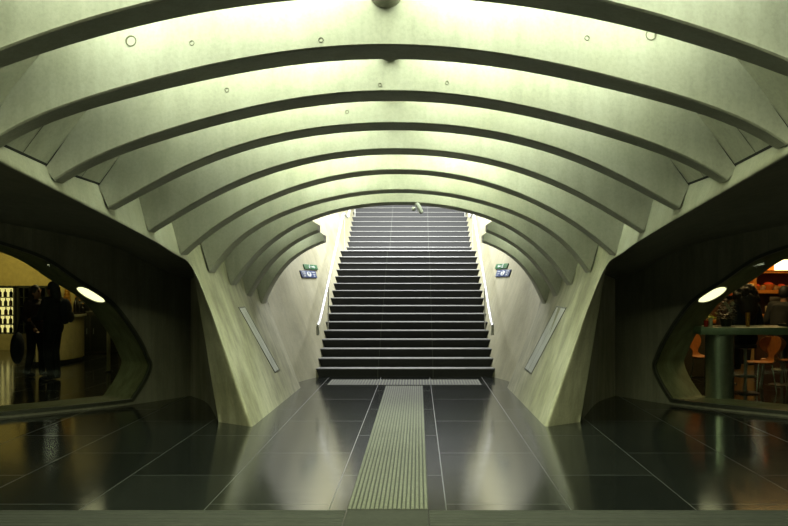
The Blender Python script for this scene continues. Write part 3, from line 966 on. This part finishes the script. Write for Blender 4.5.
M_BACKL = simple('chiller_light_panel', 'efe2a8', .5, emit='f0dc90', estr=1.3)
M_BACKD = simple('chiller_dark_panel', '2a2614', .6)
def chiller(x0, x1, lit, label):
    y = 21.0; xc = (x0+x1)/2
    root = thing('drinks_chiller', label, 'fridge', (xc, y+.3, 0), 'drinks chillers along the back wall')
    m = MB(); m.box((xc, y+.3, .2), (x1-x0, .6, .4)); m.build('base', M_CFRONT if lit else M_SHOPD, root)
    m = MB()
    for x in (x0+.025, x1-.025): m.box((x, y+.3, 1.0), (.05, .6, 1.2))
    m.box((xc, y+.3, 1.6), (x1-x0, .6, .06)); m.box((xc, y+.58, 1.0), (x1-x0, .04, 1.2)); m.build('cabinet', M_DSTEEL, root)
    m = MB(); m.box((xc, y+.55, 1.0), (x1-x0-.1, .02, 1.16)); m.build('back_panel', M_BACKL if lit else M_BACKD, root)
    for k in range(5):
        m = MB(); m.box((xc, y+.3, .41+.23*k), (x1-x0-.1, .46, .02)); m.build('shelf', M_DSTEEL, root)
    m = MB(); m.box((xc, y+.02, 1.0), (.03, .04, 1.16)); m.build('door_post', M_DSTEEL, root)
    return root
chiller(-11.35, -10.02, True, 'brightly lit drinks chiller at the left edge of the photo')
chiller(-9.98, -9.62, False, 'narrow dim drinks cabinet just right of the lit chiller')
chiller(-9.58, -9.2, False, 'narrow dim drinks cabinet behind the standing people')
cols_ = [simple('drink_%d' % k, c, .3) for k, c in enumerate(('5a3a10', '2c3a12', '6a5a20', '3a2010'))]
proto = {}
for k in range(5):
    for j in range(8):
        x = -11.2+.14*j+random.uniform(-.015, .015); mt = (j*3+k) % 4
        loc = Vector((x, 21.2, .42+.23*k))
        if mt not in proto:
            proto[mt] = bottle(loc, .2, .042, cols_[mt], 'small drinks bottle on a shelf of the lit chiller', 'bottles in the lit chiller'); proto[mt]['o'] = 0
        else:
            r = proto[mt].copy(); COL.objects.link(r); r.location = loc
            for c_ in proto[mt].children:
                d_ = c_.copy(); COL.objects.link(d_); d_.parent = r; d_.matrix_parent_inverse = c_.matrix_parent_inverse.copy()
for r in proto.values(): del r['o']

root = thing('cabinet', 'low dark cabinet to the right of the shop counter', 'cabinet', (-7.6, 19.9, 0))
m = MB(); m.box((-7.6, 20.0, .52), (.95, .5, 1.0), bevel=.01); m.build('body', M_SHOPD, root)
for dx in (-.23, .23):
    m = MB(); m.box((-7.6+dx, 19.74, .5), (.43, .03, .86), bevel=.006); d_ = m.build('door', M_DSTEEL, root)
    m = MB(); m.box((-7.6+dx*.35, 19.715, .55), (.015, .02, .14)); m.build('handle', M_STEEL, d_)
for k, (dx, hh, ww, mt, lb) in enumerate(((-.25, .22, .28, M_DSTEEL, 'dark box on top of the low cabinet'), (.12, .3, .2, M_BOTD, 'tall black urn on top of the low cabinet'))):
    m = MB(); m.lathe((-7.6+dx, 19.95, 1.02), [(ww/2, 0), (ww/2, hh*.7), (ww*.42, hh*.85), (ww*.15, hh)], 4 if k == 0 else 16)
    tag(m.build('storage_box' if k == 0 else 'coffee_urn', mt), lb, 'box' if k == 0 else 'urn')
p = ray(108.5, 371, 15.8)
root = thing('slim_post', 'slim pale upright post standing in the left shop', 'post', (p.x, p.y, 0))
m = MB(); m.box((p.x, p.y, .41), (.055, .055, .82), bevel=.006); m.build('shaft', M_CTOP, root)
m = MB(); m.box((p.x, p.y, .01), (.13, .13, .02), bevel=.004); m.build('foot_plate', M_DSTEEL, root)

person('person in black coat standing in left shop, larger figure seen from the side', (-6.18, 14.5, 0), -PI/2-.2, M_COATB, M_HAIRD, arms=((.24, -.08, .18), (.16, -.28, .14)), hairstyle='long', group='people in the left shop')
person('slighter person in dark rust coat facing the larger black-coated figure', (-6.72, 15.0, 0), PI/2-.3, M_COATR, M_HAIRB, hairstyle='long', scale=.96, stride=.08, group='people in the left shop')
root = thing('backpack', 'black backpack worn by the black-coated person in the left shop', 'bag', (-5.98, 14.54, 1.2))
m = MB(); m.ball((-5.98, 14.54, 1.20), .17, (.62, .9, 1.35)); m.build('main_pocket', M_COATN, root)
m = MB(); m.ball((-5.89, 14.56, 1.1), .1, (.5, 1.0, 1.0)); m.build('front_pocket', M_BLACK, root)
root = thing('shoulder_bag', 'long dark bag hanging low beside the slighter person', 'bag', (-7.02, 15.0, .6))
m = MB(); m.ball((-7.05, 15.0, .52), .2, (.55, .8, 1.5)); m.build('pouch', M_COATN, root)
m = MB(); m.tube([(-7.05, 15.0, .78), (-6.98, 14.95, 1.0), (-6.86, 14.95, 1.32)], .018, 8); m.build('strap', M_BLACK, root)

# right shop: bar table, stools, chairs, people, lit snack counter
M_BARTOP = simple('bar_top_grey_green', '5c6a58', .35, .1); M_PLY = simple('bent_plywood', 'a8662c', .4, 0, .2, 14)
root = thing('bar_table', 'long grey bar table on a thick steel column in the right shop', 'table', (4.57, 11.95, 0))
m = MB(); m.box((5.6, 11.98, 1.02), (2.75, .62, .105), bevel=.012); m.build('table_top', M_BARTOP, root)
m = MB(); m.lathe((4.60, 11.98, 0), [(.2, 0), (.2, .97)], 40); m.build('column', M_STEEL, root)
m = MB(); m.lathe((6.6, 11.98, 0), [(.2, 0), (.2, .97)], 40); m.build('column', M_STEEL, root)
def stool(x, y, label):
    root = thing('bar_stool', label, 'stool', (x, y, 0), 'round bar stools at the bar table')
    m = MB(); m.lathe((x, y, 0), [(.2, 0), (.2, .012), (.17, .022), (.04, .03)], 28); m.build('base', M_BLACK, root)
    m = MB(); m.lathe((x, y, 0), [(.025, .02), (.025, .7)], 14); m.build('pole', M_STEEL, root)
    m = MB(); m.tube([(x+.15*math.cos(2*PI*k/24), y+.15*math.sin(2*PI*k/24), .26) for k in range(25)], .011, 8, False)
    for a in (0, 2.1, 4.2): m.tube([(x, y, .26), (x+.15*math.cos(a), y+.15*math.sin(a), .26)], .008, 6)
    m.build('foot_ring', M_STEEL, root)
    m = MB(); m.lathe((x, y, 0), [(.05, .68), (.17, .70), (.18, .73), (.16, .755)], 24); m.build('seat', M_BLACK, root)
stool(5.28, 12.75, 'bar stool under the curly-haired person')
stool(6.28, 13.75, 'bar stool under the person turned towards the lit counter')
def ply_chair(x, y, rz, label):
    root = thing('plywood_chair', label, 'chair', (x, y, 0), 'bent plywood chairs')
    Mx = Matrix.Translation((x, y, 0)) @ Matrix.Rotation(rz, 4, 'Z')
    prof = []
    # shell: seat front to back top, with width at each station (waisted)
    st = [(-.2, .44, .12), (-.17, .445, .18), (-.05, .44, .2), (.08, .44, .19), (.15, .455, .13), (.185, .50, .075), (.2, .56, .08), (.215, .63, .16), (.23, .71, .2), (.245, .78, .18), (.255, .83, .1), (.258, .845, .03)]
    P = catmull(st, 3)
    def shellpart(sel, name):
        m = MB(); rows = []; rows2 = []
        for i in sel:
            p_ = P[i]; nx = P[min(i+1, len(P)-1)]-P[max(i-1, 0)]
            nn = Vector((0, -nx.y, nx.x)).normalized()
            ra = []; rb = []
            for k in range(9):
                u_ = -1+2*k/8
                q_ = Vector((u_*p_.z, p_.x, p_.y+.012*u_*u_))
                ra.append(Mx @ q_); rb.append(Mx @ (q_+nn*.012))
            rows.append(ra+rb[::-1])
        R = m.grid(rows, True); m.f(R[0]); m.f(R[-1])
        return m.build(name, M_PLY, root)
    n_ = len(P)
    shellpart(range(0, n_//2-2), 'seat'); shellpart(range(n_//2-3, n_), 'backrest')
    for sx in (-1, 1):
        for sy, yy in ((-1, -.13), (1, .1)):
            m = MB(); m.tube([Mx @ Vector(q_) for q_ in ((sx*.06, yy*.5, .432), (sx*.15, yy, .42), (sx*.2, yy*1.45, 0))], .009, 8); m.build('leg', M_STEEL, root)
ply_chair(5.62, 13.0, -PI/2+.15, 'bent plywood chair, first right of the curly-haired person')
ply_chair(5.98, 13.35, PI-.5, 'bent plywood chair, its oval back turned to the window, at the right edge')
ply_chair(5.05, 13.9, .6, 'bent plywood chair partly hidden behind the steel column')

person('person with big curly dark hair sitting at bar table, back turned', (5.28, 12.78, 0), PI+.2, M_COATN, M_HAIRB, sit=.755, arms=((.26, .02, .2), (.2, -.22, .12)), hairstyle='curly', group='people at the bar table')
person('person in black sitting at the right edge, turned towards the lit counter', (6.25, 13.75, 0), PI/2+.7, M_COATB, M_HAIRD, sit=.755, arms=((.26, -.05, .2), (.18, -.3, .2)), hairstyle='short', lean=.25, group='people at the bar table')
stool(5.42, 14.0, 'bar stool under the person in the orange knitted hat')
person('person in an orange knitted hat sitting beyond the bar table', (5.42, 14.0, 0), PI/2+.2, M_COATR, M_HAIRD, sit=.755, arms=((.25, -.06, .2), (.18, -.28, .22)), hairstyle='short', hat=M_HATO, lean=.2, scale=.97, group='people at the bar table')

# plant, small glasses and tray on the bar table
p = Vector((4.72, 12.05, 1.0725))
root = thing('potted_plant', 'dark bushy plant in a pot on the left end of the bar table', 'plant', p)
m = MB(); m.lathe(p, [(.07, 0), (.09, .1), (.095, .11), (.08, .11)], 18); m.build('pot', M_DSTEEL, root)
m = MB(); rnd = random.Random(5)
for k in range(230):
    a = rnd.uniform(0, 2*PI); zz = rnd.uniform(0, 1); q = math.sqrt(1-zz*zz)*rnd.uniform(.5, 1)
    c = p+Vector((q*math.cos(a)*.15, q*math.sin(a)*.15, .1+zz*.3)); d_ = Vector((math.cos(a), math.sin(a), rnd.uniform(-.3, .6))).normalized()*.06
    sd_ = d_.cross(Vector((0, 0, 1))).normalized()*.02
    m.f([m.v(c-d_*.5), m.v(c+sd_), m.v(c+d_*.5+Vector((0, 0, -.01))), m.v(c-sd_)])
o = m.build('foliage', simple('dark_leaf', '3a3820', .5, 0, .5, 20), root, weld=False); 
M_PETAL = simple('pale_petal', 'b9b59a', .6)
for k in range(4):
    c = p+Vector((-.05+.04*k, -.12+.02*k, .33-.05*(k % 3)))
    m = MB()
    for j in range(5):
        a = 2*PI*j/5; m.ball(c+Vector((.018*math.cos(a), 0, .018*math.sin(a))), .014, (1, .5, 1), 8)
    m.build('flower', M_PETAL, root, weld=False)
M_RED = simple('red_glass', '8a2416', .2); M_CLEAR = simple('pale_glass', 'b8b49a', .15)
for k, (x, y, h, mt, lb) in enumerate(((4.36, 11.85, .09, M_RED, 'small red tumbler at the left tip of the bar table'), (4.46, 11.95, .12, M_CLEAR, 'pale tumbler next to the red one on the bar table'), (4.98, 11.9, .2, M_GOLD, 'tall amber glass right of the plant on the bar table'))):
    root = thing('tumbler', lb, 'glass', (x, y, 1.0725), 'glasses on the bar table')
    m = MB(); r = .035
    m.lathe((x, y, 1.0725), [(r*.8, 0), (r, h), (r*.9, h), (r*.72, .012)], 16); m.build('glass_wall', mt, root)
    m = MB(); m.lathe((x, y, 1.0725), [(r*.72, .013), (r*.84, h*.7)], 16); m.build('drink', mt, root)
root = thing('serving_tray', 'dark tray on the bar table in front of the person at the right edge', 'tray', (5.75, 11.95, 1.0725))
m = MB(); m.box((5.75, 11.95, 1.08), (.5, .32, .012), bevel=.004); m.build('plate', M_BLACK, root)
m = MB()
for cc, ss in (((5.75, 11.79, 1.095), (.5, .015, .03)), ((5.75, 12.11, 1.095), (.5, .015, .03)), ((5.505, 11.95, 1.095), (.015, .32, .03)), ((5.995, 11.95, 1.095), (.015, .32, .03))): m.box(cc, ss)
m.build('rim', M_DSTEEL, root)

# salad counter behind the bar table
root = thing('salad_counter', 'low counter with orange edge and green salad behind the column', 'counter', (5.35, 15.2, 0))
m = MB(); m.box((5.3, 15.2, .5), (.9, .6, .98)); m.build('body', M_SHOPD, root)
m = MB(); m.box((5.3, 15.2, 1.0), (.96, .66, .06), bevel=.01); m.build('edge', simple('orange_laminate', 'b0641e', .4), root)
m = MB(); rnd = random.Random(9)
for k in range(160):
    c = Vector((5.3+rnd.uniform(-.4, .4), 15.15+rnd.uniform(-.25, .25), 1.03+rnd.uniform(0, .13))); a = rnd.uniform(0, 2*PI)
    d_ = Vector((math.cos(a), math.sin(a), rnd.uniform(0, 1))).normalized()*.07; sd_ = d_.cross(Vector((0, 0, 1))).normalized()*.035
    m.f([m.v(c-d_*.5), m.v(c+sd_), m.v(c+d_*.6), m.v(c-sd_)])
tag(m.build('salad_leaves', simple('salad_green', '7a9a22', .5, 0, .4, 12), root, weld=False), kind='stuff')

# lit snack counter and illuminated menu on the back wall
YW = 17.5
def wx(px): return CAMX+(px-418)*YW/F
def wz(py): return EYE+(283-py)*YW/F
M_MENU = simple('menu_glow', 'fff0d0', .5, emit='ffe6b8', estr=5.0)
M_MORANGE = simple('menu_orange', 'd8641a', .5, emit='ff7a1c', estr=1.6); M_MRED = simple('menu_red', '8a1e0c', .5, emit='b0300c', estr=.9)
M_WOOD = simple('orange_wood', 'b5722c', .45, 0, .2, 10)
root = thing('menu_lightbox', 'bright illuminated menu board above the snack shelf', 'sign', (wx(785), YW, wz(266)))
x0, x1 = wx(763), wx(808)
m = MB(); m.box(((x0+x1)/2, YW+.04, wz(265.5)), (x1-x0+.04, .1, (wz(259)-wz(272))), bevel=.01); m.build('case', M_DSTEEL, root)
m = MB(); m.box((wx(791), YW-.015, wz(265)), (wx(808)-wx(774), .02, wz(260)-wz(270.5))); m.build('lit_panel', M_MENU, root)
m = MB(); m.box((wx(768.5), YW-.015, wz(267.8)), (wx(774)-wx(764), .02, wz(265.5)-wz(270.5))); m.build('lit_panel', M_MORANGE, root)
m = MB(); m.ball((wx(769), YW-.02, wz(262.5)), .09, (1.1, .25, .6)); m.ball((wx(772.5), YW-.02, wz(262)), .07, (.9, .25, .7)); m.build('food_picture', M_MRED, root, weld=False)
root = thing('snack_shelf', 'orange lit wooden shelf box below the illuminated menu', 'shelf', (wx(770), YW, wz(282)))
x0, x1 = wx(747), wx(800)
m = MB()
m.box(((x0+x1)/2, YW-.1, wz(272.5)), (x1-x0, .5, .035)); m.box(((x0+x1)/2, YW-.1, wz(291.5)), (x1-x0, .5, .07))
m.box((x0+.03, YW-.1, wz(282)), (.07, .5, wz(272)-wz(292))); m.box((x1-.03, YW-.1, wz(282)), (.07, .5, wz(272)-wz(292)))
m.build('frame', M_WOOD, root, weld=False)
m = MB(); m.box(((x0+x1)/2, YW+.12, wz(282)), (x1-x0, .03, wz(272)-wz(292))); m.build('back_panel', simple('shelf_back_red', '5c2410', .5), root)
for k, (px, r, mt) in enumerate(((754, .1, M_WOOD), (760, .09, M_CLEAR), (766, .13, M_WOOD), (773, .08, M_CTOP), (779, .1, M_WOOD), (786, .08, M_CLEAR))):
    b_ = thing('food_bowl', ('pale' if mt != M_WOOD else 'orange') + ' bowl on the lit snack shelf, number %s from its left end' % ('one two three four five six'.split()[k]), 'bowl', (wx(px), YW-.1, wz(290)+.0), 'bowls on the snack shelf')
    c = Vector((wx(px), YW-.12, wz(291.5)+.035))
    m = MB(); m.lathe(c, [(r*.5, 0), (r*.85, r*.5), (r, r*.9), (r*.9, r*.9), (r*.7, r*.45)], 18); m.build('dish', mt, b_)
    m = MB(); m.ball(c+Vector((0, 0, r*.8)), r*.8, (1, 1, .6)); m.build('food', M_MRED if k % 2 == 0 else M_GOLD, b_)
root = thing('cream_cabinet', 'cream coloured box beside the left end of the snack shelf', 'cabinet', (wx(741), YW-.2, wz(290)))
m = MB(); m.box((wx(741), YW-.15, (wz(283.5)+.0)/2), (wx(747)-wx(735.5), .5, wz(283.5)), bevel=.01); m.build('body', simple('cream_panel', 'd8b070', .5), root)
m = MB(); m.box((wx(741), YW-.41, wz(300)), (wx(745)-wx(737), .02, .5), bevel=.004); m.build('door', simple('cream_door', 'cfa566', .5), root)
root = thing('service_counter', 'dark service counter below the lit snack shelf', 'counter', (wx(775), YW-.4, 0))
m = MB(); m.box((wx(778), YW-.35, .5), (wx(808)-wx(749), .8, 1.0)); m.build('body', M_WARMW, root)
m = MB(); m.box((wx(778), YW-.36, 1.02), (wx(808)-wx(748.5), .86, .05), bevel=.008); m.build('worktop', M_WOOD, root)
p = Vector((wx(765), YW-.5, 1.045))
root = thing('cash_register', 'pale cash register on the dark service counter', 'till', p)
m = MB(); m.box(p+Vector((0, 0, .09)), (.3, .3, .18), bevel=.01); m.build('drawer_box', M_CTOP, root)
m = MB(); m.box(p+Vector((0, -.05, .27)), (.26, .04, .2), Matrix.Rotation(-.3, 3, 'X'), bevel=.01); m.build('screen', M_BLACK, root)
p = ray(757.5, 267.5, 16.6)
root = thing('pendant_lamp', 'small white glowing pendant lamp left of the menu board', 'lamp', p)
m = MB(); m.ball(p, .07, (1.2, 1, .8)); m.build('bulb', M_MENU, root)
m = MB(); m.tube([p+Vector((0, 0, .05)), (p.x, p.y, 3.14)], .008, 6); m.build('cord', M_BLACK, root)
# ------------------------------------------------------------------ lights
def area(name, loc, size, power, color, rot=(0, 0, 0), spread=None):
    l = bpy.data.lights.new(name, 'AREA'); l.shape = 'RECTANGLE'; l.size, l.size_y = size
    l.energy = power; l.color = color
    if spread: l.spread = spread
    o = bpy.data.objects.new(name, l); COL.objects.link(o); o.location = loc; o.rotation_euler = rot
    return o
LC = (.87, 1.0, .74)
for i in range(-2, 7):
    d0 = RD[i] if i > -2 else 3.5
    d1 = RD[i+1]
    y = d0+.12*(d1-.36-d0)
    tilt = math.radians(62 if i < 3 else 50 if i == 3 else 20)
    pw = (74, 74, 74, 74, 70, 62, 88, 74, 54)[i+2]; po = (22, 22, 20, 14, 10, 7, 6, 5, 4)[i+2]
    for s in (-1, 1):
        area('batten_and_fill', (s*.78, y, crownz(y)+.66), (1.3, .12), pw, LC, (tilt, 0, 0))
        xo = ex(y)*.66
        area('batten_and_fill', (s*xo, y, shell(y, xo)-.16), (.9, .12), po, LC, (tilt, 0, 0))  # outer fill, added to spread light towards the rib feet
for s in (-1, 1):
    area('batten_and_fill', (s*1.75, 11.56, 2.86), (.5, .1), 9, LC, (math.radians(60), 0, 0))  # added lamp hidden behind the last full arch, brightens the half ribs
    area('batten_and_fill', (s*1.72, 12.44, 2.56), (.4, .1), 6, LC, (math.radians(60), 0, 0))  # second hidden fill, added to brighten the lowest half rib
area('hall_fill', (0, 2.7, 4.15), (4.5, .5), 640, (.92, 1, .66), (math.radians(62), 0, 0))  # unseen fill added overhead to brighten pier fronts and alcoves
for s in (-1, 1):
    area('alcove_fill', (s*5.4, 5.0, 2.45), (1.2, .6), 16, (.95, 1, .66), (math.radians(84), 0, 0))  # invented lamp outside the view, lifts the dark alcove walls
area('concourse_light', (0, 19.0, 6.9), (3.4, 2.4), 2700, (.95, .97, 1), (math.radians(22), 0, 0))
area('shop_light_left', (-9.8, 20.2, 3.0), (4, .6), 80, (1, .82, .36), (math.radians(15), 0, 0))
area('shop_light_left', (-6.3, 16.0, 2.9), (1.0, .6), 34, (1, .85, .45), (math.radians(18), 0, 0))
area('shop_light_right', (7.0, 16.4, 3.0), (3, .5), 50, (1, .55, .2), (math.radians(10), 0, 0))
area('shop_light_right', (5.6, 13.4, 3.0), (1.5, 1), 42, (1, .68, .32))
